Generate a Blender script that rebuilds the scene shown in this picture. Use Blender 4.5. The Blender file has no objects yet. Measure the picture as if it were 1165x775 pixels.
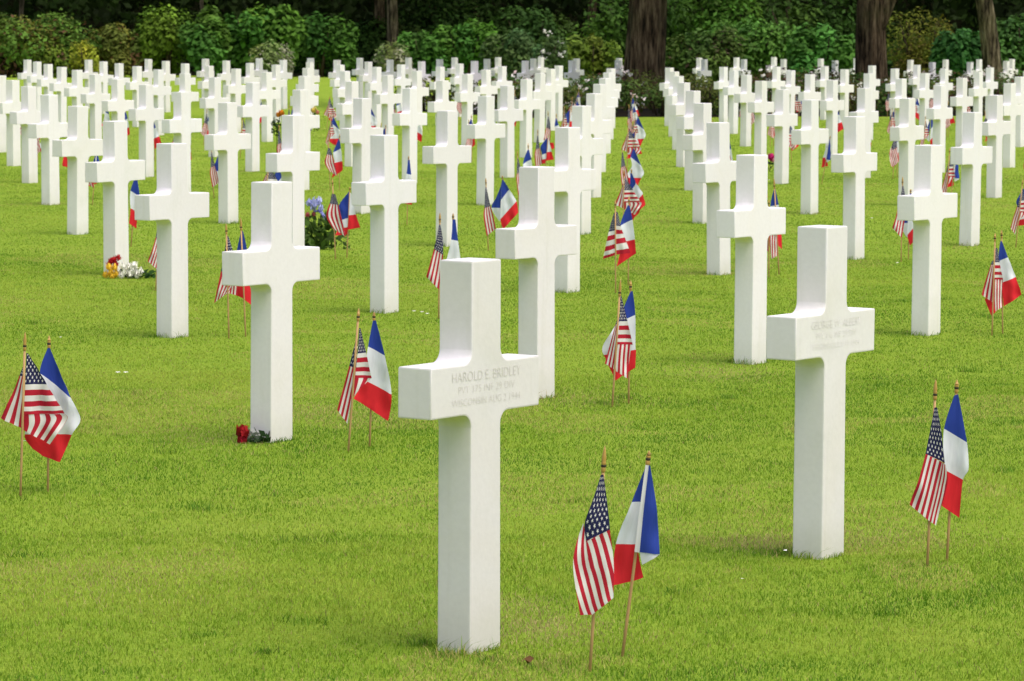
import bpy, bmesh, math, random
import numpy as np
from mathutils import Matrix, Vector

rng = np.random.default_rng(7)
random.seed(7)
scene = bpy.context.scene
COL = scene.collection
S = 1.05                       # one cross height in metres
# ------------------------------------------------------------------ camera model recovered from the photograph (units: cross heights)
F, PIT, ROL, H = 4200.0, 0.0829506, 0.0051862, 1.57167
PSI = 0.9708                   # direction of the cross arms
U = np.array([1.037563, 1.740279]); V = np.array([0.220161, 6.57506]); O = np.array([-0.11317, 9.350979])
W_TOP, D_TOP, W_BOT, D_BOT = 0.1275, 0.1023, 0.1368, 0.1045
Z_LO, Z_HI, ARM = 0.6120, 0.7411, 0.4816
AX = np.array([math.cos(PSI), math.sin(PSI)]); AY = np.array([-AX[1], AX[0]])

def project(P):
    c, s = math.cos(PIT), math.sin(PIT)
    x, y, z = P[0], P[1], P[2] - H
    zc = y*c - z*s; yc = y*s + z*c
    a, b = F*x/zc, -F*yc/zc
    cr, sr = math.cos(ROL), math.sin(ROL)
    return 582.5 + a*cr - b*sr, 387.5 + a*sr + b*cr

def ray(px, py):
    a, b = px - 582.5, py - 387.5
    cr, sr = math.cos(ROL), math.sin(ROL)
    a, b = a*cr + b*sr, -a*sr + b*cr
    c, s = math.cos(PIT), math.sin(PIT)
    xc, yc = a/F, -b/F
    return np.array([xc, c + yc*s, -s + yc*c])

def ground_at(px, py):
    d = ray(px, py); t = -H/d[2]
    return d[0]*t, d[1]*t

def at_depth(px, Y, z=0.0):
    d = ray(px, 300.0); return d[0]/d[1]*Y

# ------------------------------------------------------------------ helpers
def prop(o, label=None, cat=None, group=None, kind=None):
    if label: o['label'] = label
    if cat: o['category'] = cat
    if group: o['group'] = group
    if kind: o['kind'] = kind
    return o

def link(name, me, mat=None, parent=None, loc=(0, 0, 0)):
    o = bpy.data.objects.new(name, me); COL.objects.link(o)
    if mat is not None and not me.materials: me.materials.append(mat)
    o.location = loc
    if parent is not None: o.parent = parent
    return o

def empty(name, loc, rz=0.0):
    o = bpy.data.objects.new(name, None); COL.objects.link(o)
    o.location = loc; o.rotation_euler = (0, 0, rz); o.empty_display_size = .1
    return o

def mesh_np(name, verts, faces, mat=None, col=None, smooth=False):
    """faces: (n,k) array of equal-size polygons"""
    me = bpy.data.meshes.new(name)
    verts = np.asarray(verts, np.float32); faces = np.asarray(faces, np.int32)
    n, k = faces.shape
    me.vertices.add(len(verts)); me.vertices.foreach_set('co', verts.ravel())
    me.loops.add(n*k); me.loops.foreach_set('vertex_index', faces.ravel())
    me.polygons.add(n); me.polygons.foreach_set('loop_start', np.arange(0, n*k, k, dtype=np.int32))
    if col is not None:
        ca = me.color_attributes.new('tint', 'FLOAT_COLOR', 'POINT')
        c4 = np.ones((len(verts), 4), np.float32); c4[:, :3] = col
        ca.data.foreach_set('color', c4.ravel())
    me.update(calc_edges=True)
    if smooth: me.polygons.foreach_set('use_smooth', np.ones(n, bool))
    if mat is not None: me.materials.append(mat)
    return me

def from_bm(name, bm, mat=None, smooth=False):
    me = bpy.data.meshes.new(name); bm.to_mesh(me); bm.free()
    if smooth: me.polygons.foreach_set('use_smooth', np.ones(len(me.polygons), bool))
    if mat is not None: me.materials.append(mat)
    return me

def tube_arrays(pts, rads, seg=8, cap=True, jitter=None):
    pts = np.asarray(pts, float); n = len(pts)
    vs = []
    for i in range(n):
        t = pts[min(i+1, n-1)] - pts[max(i-1, 0)]; t = t/np.linalg.norm(t)
        a = np.cross(t, [0, 1, 0.01]) if abs(t[1]) < .9 else np.cross(t, [1, 0, 0]); a /= np.linalg.norm(a); b = np.cross(t, a)
        for k in range(seg):
            th = 2*math.pi*k/seg
            r = rads[i]*(1 if jitter is None else 1 + jitter(i, th))
            vs.append(pts[i] + r*(a*math.cos(th) + b*math.sin(th)))
    fs = []
    for i in range(n-1):
        for k in range(seg):
            k2 = (k+1) % seg
            fs.append((i*seg+k, i*seg+k2, (i+1)*seg+k2, (i+1)*seg+k))
    if cap:
        vs.append(pts[0]); vs.append(pts[-1]); c0, c1 = len(vs)-2, len(vs)-1
        for k in range(seg):
            k2 = (k+1) % seg
            fs.append((c0, k2, k, k)); fs.append((c1, (n-1)*seg+k, (n-1)*seg+k2, (n-1)*seg+k2))
    return vs, fs

class MB:
    def __init__(s): s.v, s.f = [], []
    def add(s, vf):
        b = len(s.v); s.v.extend([tuple(p) for p in vf[0]]); s.f.extend([tuple(dict.fromkeys(b+i for i in f)) for f in vf[1]])
        return s
    def mesh(s, name, mat=None, smooth=True):
        me = bpy.data.meshes.new(name); me.from_pydata(s.v, [], s.f); me.update()
        if smooth: me.polygons.foreach_set('use_smooth', np.ones(len(me.polygons), bool))
        if mat is not None: me.materials.append(mat)
        return me

# ------------------------------------------------------------------ node helper
class NT:
    def __init__(s, mat): s.t = mat.node_tree; s.n = s.t.nodes; s.l = s.t.links
    def node(s, kind, ins=None, **attrs):
        nd = s.n.new(kind)
        for k, v in attrs.items(): setattr(nd, k, v)
        for k, v in (ins or {}).items():
            sock = nd.inputs[k]
            if isinstance(v, bpy.types.NodeSocket): s.l.new(v, sock)
            else: sock.default_value = v
        return nd
    def m(s, op, a, b=0.0, c=0.0):
        return s.node('ShaderNodeMath', {0: a, 1: b, 2: c}, operation=op).outputs[0]
    def mix(s, f, a, b, blend='MIX'):
        nd = s.n.new('ShaderNodeMix'); nd.data_type = 'RGBA'; nd.blend_type = blend
        for idx, v in ((0, f), (6, a), (7, b)):
            if isinstance(v, bpy.types.NodeSocket): s.l.new(v, nd.inputs[idx])
            else: nd.inputs[idx].default_value = v if not isinstance(v, tuple) or len(v) == 4 else (*v, 1)
        return nd.outputs[2]
    def ramp(s, fac, stops):
        nd = s.n.new('ShaderNodeValToRGB'); cr = nd.color_ramp
        while len(cr.elements) < len(stops): cr.elements.new(.5)
        for e, (p, c) in zip(cr.elements, stops):
            e.position = p; e.color = (*c, 1) if len(c) == 3 else c
        s.l.new(fac, nd.inputs[0]); return nd.outputs[0]

def new_mat(name):
    m = bpy.data.materials.new(name); m.use_nodes = True
    nt = NT(m); bsdf = nt.n['Principled BSDF']
    return m, nt, bsdf

def plain(name, c, rough=.6, spec=.3, metal=0.0):
    m, nt, b = new_mat(name)
    b.inputs['Base Color'].default_value = (*c, 1); b.inputs['Roughness'].default_value = rough
    b.inputs['Specular IOR Level'].default_value = spec; b.inputs['Metallic'].default_value = metal
    return m

# marble ------------------------------------------------------------
def marble():
    m, nt, b = new_mat('white_marble')
    tc = nt.node('ShaderNodeTexCoord').outputs['Object']
    oi = nt.node('ShaderNodeObjectInfo')
    vadd = nt.node('ShaderNodeVectorMath', {0: tc, 1: nt.node('ShaderNodeCombineXYZ', {0: nt.m('MULTIPLY', oi.outputs['Random'], 40.0), 1: nt.m('MULTIPLY', oi.outputs['Random'], 17.0)}).outputs[0]}, operation='ADD').outputs[0]
    n1 = nt.node('ShaderNodeTexNoise', {'Vector': vadd, 'Scale': 4.0, 'Detail': 6.0, 'Roughness': .6}).outputs[0]
    n2 = nt.node('ShaderNodeTexNoise', {'Vector': vadd, 'Scale': 1.7, 'Detail': 3.0, 'Distortion': 1.5}).outputs[0]
    n3 = nt.node('ShaderNodeTexNoise', {'Vector': vadd, 'Scale': 60.0, 'Detail': 3.0}).outputs[0]
    base = nt.ramp(oi.outputs['Random'], [(0, (.83, .80, .83)), (.35, (.845, .815, .85)), (.7, (.84, .815, .86)), (1, (.82, .79, .81))])
    warm = nt.mix(nt.ramp(n2, [(.45, (0, 0, 0)), (.75, (.45, .45, .45))]), base, (.80, .755, .725))
    vein = nt.mix(nt.ramp(n1, [(.30, (.30, .30, .30)), (.44, (0, 0, 0))]), warm, (.67, .67, .64))
    grain = nt.mix(.10, vein, nt.ramp(n3, [(.3, (.60, .6, .57)), (.7, (.9, .9, .88))]))
    # rain streaks and a damp, greenish foot: real staining of the stone
    z = nt.node('ShaderNodeSeparateXYZ', {0: tc}).outputs[2]
    stretch = nt.node('ShaderNodeMapping', {'Vector': vadd, 'Scale': (22, 22, 1.6)}).outputs[0]
    st = nt.node('ShaderNodeTexNoise', {'Vector': stretch, 'Scale': 1.0, 'Detail': 4.0}).outputs[0]
    streak = nt.mix(nt.ramp(st, [(.58, (0, 0, 0)), (.80, (.26, .26, .26))]), grain, (.60, .58, .50))
    foot = nt.m('MULTIPLY', nt.node('ShaderNodeMapRange', {'Value': z, 'From Min': .0, 'From Max': .13, 'To Min': .55, 'To Max': 0.0}).outputs[0], n1)
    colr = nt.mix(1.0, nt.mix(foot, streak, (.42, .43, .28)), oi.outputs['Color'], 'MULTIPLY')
    nt.l.new(colr, b.inputs['Base Color'])
    b.inputs['Roughness'].default_value = .5; b.inputs['Specular IOR Level'].default_value = .3
    bp = nt.node('ShaderNodeBump', {'Strength': .12, 'Distance': .004, 'Height': n3}).outputs[0]
    nt.l.new(bp, b.inputs['Normal'])
    return m
M_MARBLE = marble()
M_LETTER = plain('letter_cut_shade', (.645, .62, .595), .8, .1)  # letters lie proud of the stone; darker colour paints in the shade of carving
M_LETTER_FAINT = plain('letter_cut_shade_faint', (.74, .715, .705), .8, .1)  # weaker version of the same painted carving shade

def leaf_mat(name, trans=.35, rough=.55, spec=.25, val=1.0):
    m, nt, b = new_mat(name)
    at = nt.node('ShaderNodeAttribute', attribute_name='tint').outputs['Color']
    oi = nt.node('ShaderNodeObjectInfo')
    hsv = nt.node('ShaderNodeHueSaturation', {'Color': at, 'Value': val}).outputs[0]
    nt.l.new(hsv, b.inputs['Base Color']); b.inputs['Roughness'].default_value = rough
    b.inputs['Specular IOR Level'].default_value = spec
    tr = nt.node('ShaderNodeBsdfTranslucent', {'Color': hsv})
    mx = nt.node('ShaderNodeMixShader', {0: trans, 1: b.outputs[0], 2: tr.outputs[0]})
    nt.l.new(mx.outputs[0], nt.n['Material Output'].inputs[0])
    return m
M_LEAF = leaf_mat('foliage_leaf', .3, .65, .12)
M_BLADE = leaf_mat('grass_blade', .3, .6, .15)
M_PETAL = leaf_mat('flower_petal', .25, .6, .2)

def lawn_mat():
    m, nt, b = new_mat('lawn')
    p = nt.node('ShaderNodeNewGeometry').outputs['Position']
    n1 = nt.node('ShaderNodeTexNoise', {'Vector': p, 'Scale': .55, 'Detail': 5.0, 'Roughness': .6}).outputs[0]
    n2 = nt.node('ShaderNodeTexNoise', {'Vector': p, 'Scale': 9.0, 'Detail': 6.0, 'Roughness': .7}).outputs[0]
    n3 = nt.node('ShaderNodeTexNoise', {'Vector': p, 'Scale': 55.0, 'Detail': 4.0, 'Roughness': .8}).outputs[0]
    c1 = nt.ramp(n1, [(.30, LAWN_A), (.5, LAWN_B), (.72, LAWN_C)])
    c2 = nt.mix(nt.ramp(n2, [(.35, (.75, .75, .75)), (.6, (0, 0, 0))]), c1, LAWN_D)
    c3 = nt.mix(.55, c2, nt.ramp(n3, [(.25, (.07, .13, .012)), (.5, LAWN_B), (.75, LAWN_E)]))
    nt.l.new(c3, b.inputs['Base Color']); b.inputs['Roughness'].default_value = .9
    b.inputs['Specular IOR Level'].default_value = .05
    h = nt.m('ADD', n3, nt.m('MULTIPLY', n2, 1.5))
    nt.l.new(nt.node('ShaderNodeBump', {'Strength': .6, 'Distance': .03, 'Height': h}).outputs[0], b.inputs['Normal'])
    return m
LAWN_A = (.170, .275, .018); LAWN_B = (.222, .325, .028); LAWN_C = (.29, .355, .050); LAWN_D = (.135, .25, .020); LAWN_E = (.45, .50, .12)
M_LAWN = lawn_mat()

def soil_mat():
    m, nt, b = new_mat('dark_soil')
    p = nt.node('ShaderNodeNewGeometry').outputs['Position']
    n = nt.node('ShaderNodeTexNoise', {'Vector': p, 'Scale': 6.0, 'Detail': 6.0}).outputs[0]
    nt.l.new(nt.ramp(n, [(.3, (.006, .005, .003)), (.7, (.016, .012, .008))]), b.inputs['Base Color'])
    b.inputs['Roughness'].default_value = .95; b.inputs['Specular IOR Level'].default_value = .05
    return m
M_SOIL = soil_mat()

def bark_mat(name, c0, c1, moss=.0):
    m, nt, b = new_mat(name)
    tc = nt.node('ShaderNodeTexCoord').outputs['Object']
    mp = nt.node('ShaderNodeMapping', {'Vector': tc, 'Scale': (9, 9, 1.3)}).outputs[0]
    n1 = nt.node('ShaderNodeTexNoise', {'Vector': mp, 'Scale': 1.2, 'Detail': 7.0, 'Roughness': .65}).outputs[0]
    n2 = nt.node('ShaderNodeTexNoise', {'Vector': tc, 'Scale': 1.1, 'Detail': 4.0}).outputs[0]
    c = nt.ramp(n1, [(.38, tuple(x*.12 for x in c0)), (.5, c0), (.64, c1)])
    c = nt.mix(nt.ramp(n2, [(.5, (0, 0, 0)), (.7, (moss, moss, moss))]), c, (.07, .075, .025))
    nt.l.new(c, b.inputs['Base Color']); b.inputs['Roughness'].default_value = .9; b.inputs['Specular IOR Level'].default_value = .1
    nt.l.new(nt.node('ShaderNodeBump', {'Strength': 1.0, 'Distance': .14, 'Height': n1}).outputs[0], b.inputs['Normal'])
    return m
M_BARK = bark_mat('brown_bark', (.080, .055, .032), (.20, .15, .09), .55)
M_BARK_GREY = bark_mat('grey_bark', (.11, .088, .055), (.26, .215, .14), .5)
M_STEM = bark_mat('shrub_stem', (.06, .045, .03), (.10, .08, .05))

def cloth_nodes(name):
    m, nt, b = new_mat(name)
    uv = nt.node('ShaderNodeUVMap').outputs[0]
    sx = nt.node('ShaderNodeSeparateXYZ', {0: uv})
    return m, nt, b, uv, sx.outputs[0], sx.outputs[1]
def cloth_finish(m, nt, b, colr, uv, trans=.22):
    wv = nt.node('ShaderNodeTexNoise', {'Vector': uv, 'Scale': 9.0, 'Detail': 4.0}).outputs[0]
    c2 = nt.mix(.10, colr, nt.ramp(wv, [(.3, (.25, .25, .28)), (.7, (.9, .9, .9))]), 'MULTIPLY')
    nt.l.new(c2, b.inputs['Base Color']); b.inputs['Roughness'].default_value = .75; b.inputs['Specular IOR Level'].default_value = .15
    nt.l.new(nt.node('ShaderNodeBump', {'Strength': .25, 'Distance': .006, 'Height': wv}).outputs[0], b.inputs['Normal'])
    tr = nt.node('ShaderNodeBsdfTranslucent', {'Color': c2})
    mx = nt.node('ShaderNodeMixShader', {0: trans, 1: b.outputs[0], 2: tr.outputs[0]})
    nt.l.new(mx.outputs[0], nt.n['Material Output'].inputs[0])
    return m
WHITE_C, RED_US, NAVY = (.80, .77, .76), (.50, .020, .042), (.020, .022, .085)
def us_cloth():
    m, nt, b, uv, u, v = cloth_nodes('star_stripe_cloth')
    k = nt.m('FLOOR', nt.m('MULTIPLY', v, 13.0))
    odd = nt.m('GREATER_THAN', nt.m('MODULO', k, 2.0), .5)
    stripe = nt.mix(odd, RED_US, WHITE_C)
    incan = nt.m('MULTIPLY', nt.m('LESS_THAN', u, .4), nt.m('GREATER_THAN', v, 6/13))
    gx = nt.m('MULTIPLY', u, 30.0); gy = nt.m('MULTIPLY', nt.m('SUBTRACT', v, 6/13), 10/(7/13))
    ix = nt.m('ROUND', gx); iy = nt.m('ROUND', gy)
    dx = nt.m('MULTIPLY', nt.m('SUBTRACT', gx, ix), .0633); dy = nt.m('MULTIPLY', nt.m('SUBTRACT', gy, iy), .0538)
    par = nt.m('LESS_THAN', nt.m('MODULO', nt.m('ADD', ix, iy), 2.0), .5)
    r = nt.m('SQRT', nt.m('ADD', nt.m('MULTIPLY', dx, dx), nt.m('MULTIPLY', dy, dy)))
    ang = nt.m('ADD', nt.m('ARCTAN2', dx, dy), 2*math.pi*2)
    st = 2*math.pi/5
    aa = nt.m('ABSOLUTE', nt.m('SUBTRACT', nt.m('MODULO', nt.m('ADD', ang, st/2), st), st/2))
    R, r_in = .0310, .0310*.42
    p0 = (R, 0.0); p1 = (r_in*math.cos(st/2), r_in*math.sin(st/2))
    nx, ny = p1[1]-p0[1], -(p1[0]-p0[0]); L = math.hypot(nx, ny); nx /= L; ny /= L
    c = nx*p0[0] + ny*p0[1]
    val = nt.m('ADD', nt.m('MULTIPLY', nt.m('MULTIPLY', r, nt.m('COSINE', aa)), nx), nt.m('MULTIPLY', nt.m('MULTIPLY', r, nt.m('SINE', aa)), ny))
    star = nt.m('LESS_THAN', val, c) if c > 0 else nt.m('GREATER_THAN', val, c)
    inb = nt.m('MULTIPLY', nt.m('MULTIPLY', nt.m('GREATER_THAN', ix, .5), nt.m('LESS_THAN', ix, 11.5)), nt.m('MULTIPLY', nt.m('GREATER_THAN', iy, .5), nt.m('LESS_THAN', iy, 9.5)))
    star = nt.m('MULTIPLY', nt.m('MULTIPLY', star, par), inb)
    canton = nt.mix(star, NAVY, WHITE_C)
    return cloth_finish(m, nt, b, nt.mix(incan, stripe, canton), uv)
def fr_cloth():
    m, nt, b, uv, u, v = cloth_nodes('tricolour_cloth')
    c = nt.mix(nt.m('GREATER_THAN', u, 1/3), (.030, .062, .36), (.80, .82, .90))
    c = nt.mix(nt.m('GREATER_THAN', u, 2/3), c, (.76, .028, .040))
    c = nt.mix(nt.m('LESS_THAN', u, .0), c, (.76, .76, .79))
    return cloth_finish(m, nt, b, c, uv)
M_US, M_FR = us_cloth(), fr_cloth()
M_STICK = plain('pale_wood_dowel', (.44, .27, .12), .6, .2)
M_GOLD = plain('gold_finial', (.42, .25, .06), .35, .5)
M_RING = plain('dark_finial_ring', (.03, .02, .012), .5, .3)
M_STEMGREEN = plain('green_stem', (.06, .10, .02), .6, .2)

# ------------------------------------------------------------------ camera
cam = bpy.data.cameras.new('camera'); co = bpy.data.objects.new('camera', cam); COL.objects.link(co)
co.matrix_world = Matrix.Translation((0, 0, H*S)) @ Matrix.Rotation(math.pi/2 - PIT, 4, 'X') @ Matrix.Rotation(ROL, 4, 'Z')
cam.sensor_width = 36.0; cam.lens = 36.0*F/1165.0; cam.clip_start = .1; cam.clip_end = 2000
cam.dof.use_dof = True; cam.dof.focus_distance = 12.5; cam.dof.aperture_fstop = 22.0
scene.camera = co

# ------------------------------------------------------------------ light: bright overcast day, soft sun from the right and a little in front
world = bpy.data.worlds.new('World'); scene.world = world; world.use_nodes = True
wn = world.node_tree; bg = wn.nodes['Background']
SUN_EL, SUN_AZ = math.radians(66), math.radians(136)        # azimuth clockwise from +Y (north)
sky = wn.nodes.new('ShaderNodeTexSky'); sky.sky_type = 'NISHITA'; sky.sun_disc = False
sky.sun_elevation = SUN_EL; sky.sun_rotation = SUN_AZ; sky.air_density = 1.0; sky.dust_density = 6.0; sky.ozone_density = 1.0
hs = wn.nodes.new('ShaderNodeHueSaturation'); hs.inputs['Saturation'].default_value = .80
wn.links.new(sky.outputs[0], hs.inputs['Color']); wn.links.new(hs.outputs[0], bg.inputs[0]); bg.inputs[1].default_value = .15
sun = bpy.data.lights.new('sun', 'SUN'); sun.energy = 1.05; sun.angle = math.radians(45); sun.color = (1, .965, .92)
so = bpy.data.objects.new('sun', sun); COL.objects.link(so)
sd = Vector((math.sin(SUN_AZ)*math.cos(SUN_EL), math.cos(SUN_AZ)*math.cos(SUN_EL), math.sin(SUN_EL)))
so.rotation_euler = sd.to_track_quat('Z', 'Y').to_euler(); so.location = sd*50
vs_ = scene.view_settings
vs_.view_transform = 'Standard'; vs_.look = 'None'; vs_.gamma = 1.0; vs_.use_curve_mapping = False; vs_.exposure = 0.51

# ------------------------------------------------------------------ crosses
def cross_mesh(name, chip=0):
    r = .034
    zt = 1.0; x0 = W_TOP/2; xb = W_BOT/2; xa = ARM/2
    def arc(cx, cz, a0, a1, n=5):
        return [(cx + r*math.cos(math.radians(a0 + (a1-a0)*i/n)), cz + r*math.sin(math.radians(a0 + (a1-a0)*i/n))) for i in range(n+1)]
    xm = x0 + (xb - x0)*.35
    right = [(xb, -.12), (xb, 0.0)]
    right += arc(xm + r, Z_LO - r, 180, 90)
    right += [(xa, Z_LO), (xa, Z_HI)]
    right += arc(x0 + r, Z_HI + r, 270, 180)
    right += [(x0, zt)]
    pts = right + [(-x, z) for x, z in reversed(right)]
    bm = bmesh.new()
    f = bm.faces.new([bm.verts.new((x, -D_TOP/2, z)) for x, z in pts])
    bmesh.ops.extrude_face_region(bm, geom=[f])
    bm.verts.ensure_lookup_table()
    new = bm.verts[len(pts):]
    for v in new: v.co.y = D_TOP/2
    bmesh.ops.recalc_face_normals(bm, faces=bm.faces)
    for v in bm.verts:
        v.co.x += .0012*math.sin(v.co.z*9 + chip); v.co *= S
    sharp = [e for e in bm.edges if len(e.link_faces) == 2 and e.calc_face_angle(0) > .6]
    bmesh.ops.bevel(bm, geom=sharp, offset=.0045*S, segments=2, affect='EDGES', profile=.6)
    bmesh.ops.recalc_face_normals(bm, faces=bm.faces)
    me = from_bm(name, bm, M_MARBLE, True); me.set_sharp_from_angle(angle=math.radians(32))
    for p in me.polygons:
        if p.area > .002*S*S: p.use_smooth = False      # flat faces stay flat, only fillets and arrises are rounded
    return me
CROSS = [cross_mesh('cross', k) for k in (0, 2, 4)]

ORD = ['', 'first', 'second', 'third', 'fourth', 'fifth', 'sixth', 'seventh', 'eighth', 'ninth', 'tenth', 'eleventh', 'twelfth', 'thirteenth', 'fourteenth', 'fifteenth', 'sixteenth', 'seventeenth', 'eighteenth', 'nineteenth', 'twentieth']
def exists(i, j):
    if i <= -3: return j <= 13
    if i == -2: return j <= 9 or 11 <= j <= 13
    if i == -1: return j <= 9 or 11 <= j <= 12
    if i <= 4: return j <= 8 or 11 <= j <= 12
    if i <= 6: return j <= (8 if i < 6 else 8) or 10 <= j <= 11
    if i <= 7: return j <= 7 or 9 <= j <= 10
    return j <= 7 or 9 <= j <= 10
cells = []
for i in range(-16, 18):
    for j in range(-6, 14):
        if not exists(i, j) or (i, j) == (-2, 1) or (j <= 0 and (i, j) not in ((0, 0), (1, 0))): continue
        c = O + i*U + j*V
        if c[1] < 7: continue
        x, y = project((*c, .6)); w = .3*F/c[1]
        if x + w*.8 < 0 or x - w*.8 > 1165 or y > 900: continue
        xb, yb = project((*c, 0)); xt, yt = project((*c, 1))
        if yt > 775: continue
        cells.append((i, j, c))
lines = {}
for i, j, c in cells: lines.setdefault(i, []).append(j)
def line_name(i):
    n = 1 - i if i <= 0 else i
    side = 'left' if i <= 0 else 'right'
    return f'{ORD[n]} line {side} of the aisle' if n > 1 else f'line beside the aisle on its {side}'
def near_name(i, j):
    k = sorted(lines[i]).index(j) + 1
    return f'{ORD[k]} cross in the {line_name(i)}'
HERO_LABEL = {
 (0, 0): 'largest white marble cross, in the middle foreground, with a clearly cut name',
 (1, 0): 'big white marble cross on the right foreground with a very faint name',
 (-1, 1): 'white marble cross with red roses laid at its left foot',
 (-3, 3): 'white marble cross with a red, yellow and white bouquet at its foot',
 (-2, 3): 'white marble cross beside the leafy bunch with a purple iris'}
OFFS = {(0, 0): (.007, .007), (1, 0): (.006, -.008), (-1, 1): (.004, -.005), (-2, 2): (-.007, -.006), (-1, 2): (-.011, .005)}
cross_obj = {}
for n, (i, j, c) in enumerate(cells):
    near = c[1] < 22
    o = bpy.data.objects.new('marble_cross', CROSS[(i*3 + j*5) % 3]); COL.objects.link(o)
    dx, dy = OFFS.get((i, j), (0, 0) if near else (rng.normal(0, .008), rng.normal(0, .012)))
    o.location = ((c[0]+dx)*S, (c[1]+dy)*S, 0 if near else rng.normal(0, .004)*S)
    t = .0025 if near else .0055
    o.rotation_euler = (rng.normal(0, t), rng.normal(0, t), PSI + (0 if near else rng.normal(0, .012)))
    k = sorted(lines[i]).index(j) + 1
    lab = HERO_LABEL.get((i, j)) or f'white marble cross, {ORD[k]} from the front in the {line_name(i)}'
    prop(o, lab, 'grave cross', 'white marble crosses set out in rows on the lawn')
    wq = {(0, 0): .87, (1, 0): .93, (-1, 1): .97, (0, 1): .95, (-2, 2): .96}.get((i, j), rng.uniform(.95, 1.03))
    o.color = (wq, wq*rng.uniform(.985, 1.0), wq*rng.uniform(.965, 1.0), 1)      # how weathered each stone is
    cross_obj[(i, j)] = o

# inscriptions on the two readable crosses
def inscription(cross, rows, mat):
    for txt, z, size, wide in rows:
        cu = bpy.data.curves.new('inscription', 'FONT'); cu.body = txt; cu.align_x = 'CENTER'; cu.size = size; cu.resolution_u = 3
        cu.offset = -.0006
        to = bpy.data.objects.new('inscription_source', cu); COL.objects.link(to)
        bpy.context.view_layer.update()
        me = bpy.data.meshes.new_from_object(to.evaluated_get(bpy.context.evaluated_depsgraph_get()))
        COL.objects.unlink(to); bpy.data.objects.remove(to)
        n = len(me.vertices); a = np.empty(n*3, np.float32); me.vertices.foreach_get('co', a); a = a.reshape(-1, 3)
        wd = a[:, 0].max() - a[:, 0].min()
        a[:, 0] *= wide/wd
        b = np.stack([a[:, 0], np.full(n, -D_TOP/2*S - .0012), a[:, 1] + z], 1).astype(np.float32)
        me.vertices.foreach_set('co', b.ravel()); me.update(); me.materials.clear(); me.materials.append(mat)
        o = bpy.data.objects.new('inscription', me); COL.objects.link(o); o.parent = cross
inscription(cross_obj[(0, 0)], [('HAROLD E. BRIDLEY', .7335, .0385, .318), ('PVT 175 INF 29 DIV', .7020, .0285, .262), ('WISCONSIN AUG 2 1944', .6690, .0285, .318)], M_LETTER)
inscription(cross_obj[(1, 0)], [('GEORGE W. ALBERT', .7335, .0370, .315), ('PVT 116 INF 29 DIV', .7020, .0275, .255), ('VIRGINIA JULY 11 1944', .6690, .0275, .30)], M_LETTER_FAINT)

# ------------------------------------------------------------------ flags
# every flag is sketched as ladders: rows of (left point, right point) with cloth coordinates; converted to metres in the flag's own frame
def catmull(vals, t):
    n = len(vals) - 1; x = min(max(t*n, 0), n - 1e-6); k = int(x); f = x - k
    p = [np.asarray(vals[min(max(k+q, 0), n)], float) for q in (-1, 0, 1, 2)]
    if n == 1: return p[1]*(1-f) + p[2]*f
    return .5*((2*p[1]) + (-p[0]+p[2])*f + (2*p[0]-5*p[1]+4*p[2]-p[3])*f*f + (-p[0]+3*p[1]-3*p[2]+p[3])*f**3)
def lin(vals, t):
    n = len(vals) - 1; x = min(max(t*n, 0), n - 1e-6); k = int(x); f = x - k
    return np.asarray(vals[k], float)*(1-f) + np.asarray(vals[k+1], float)*f

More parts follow.
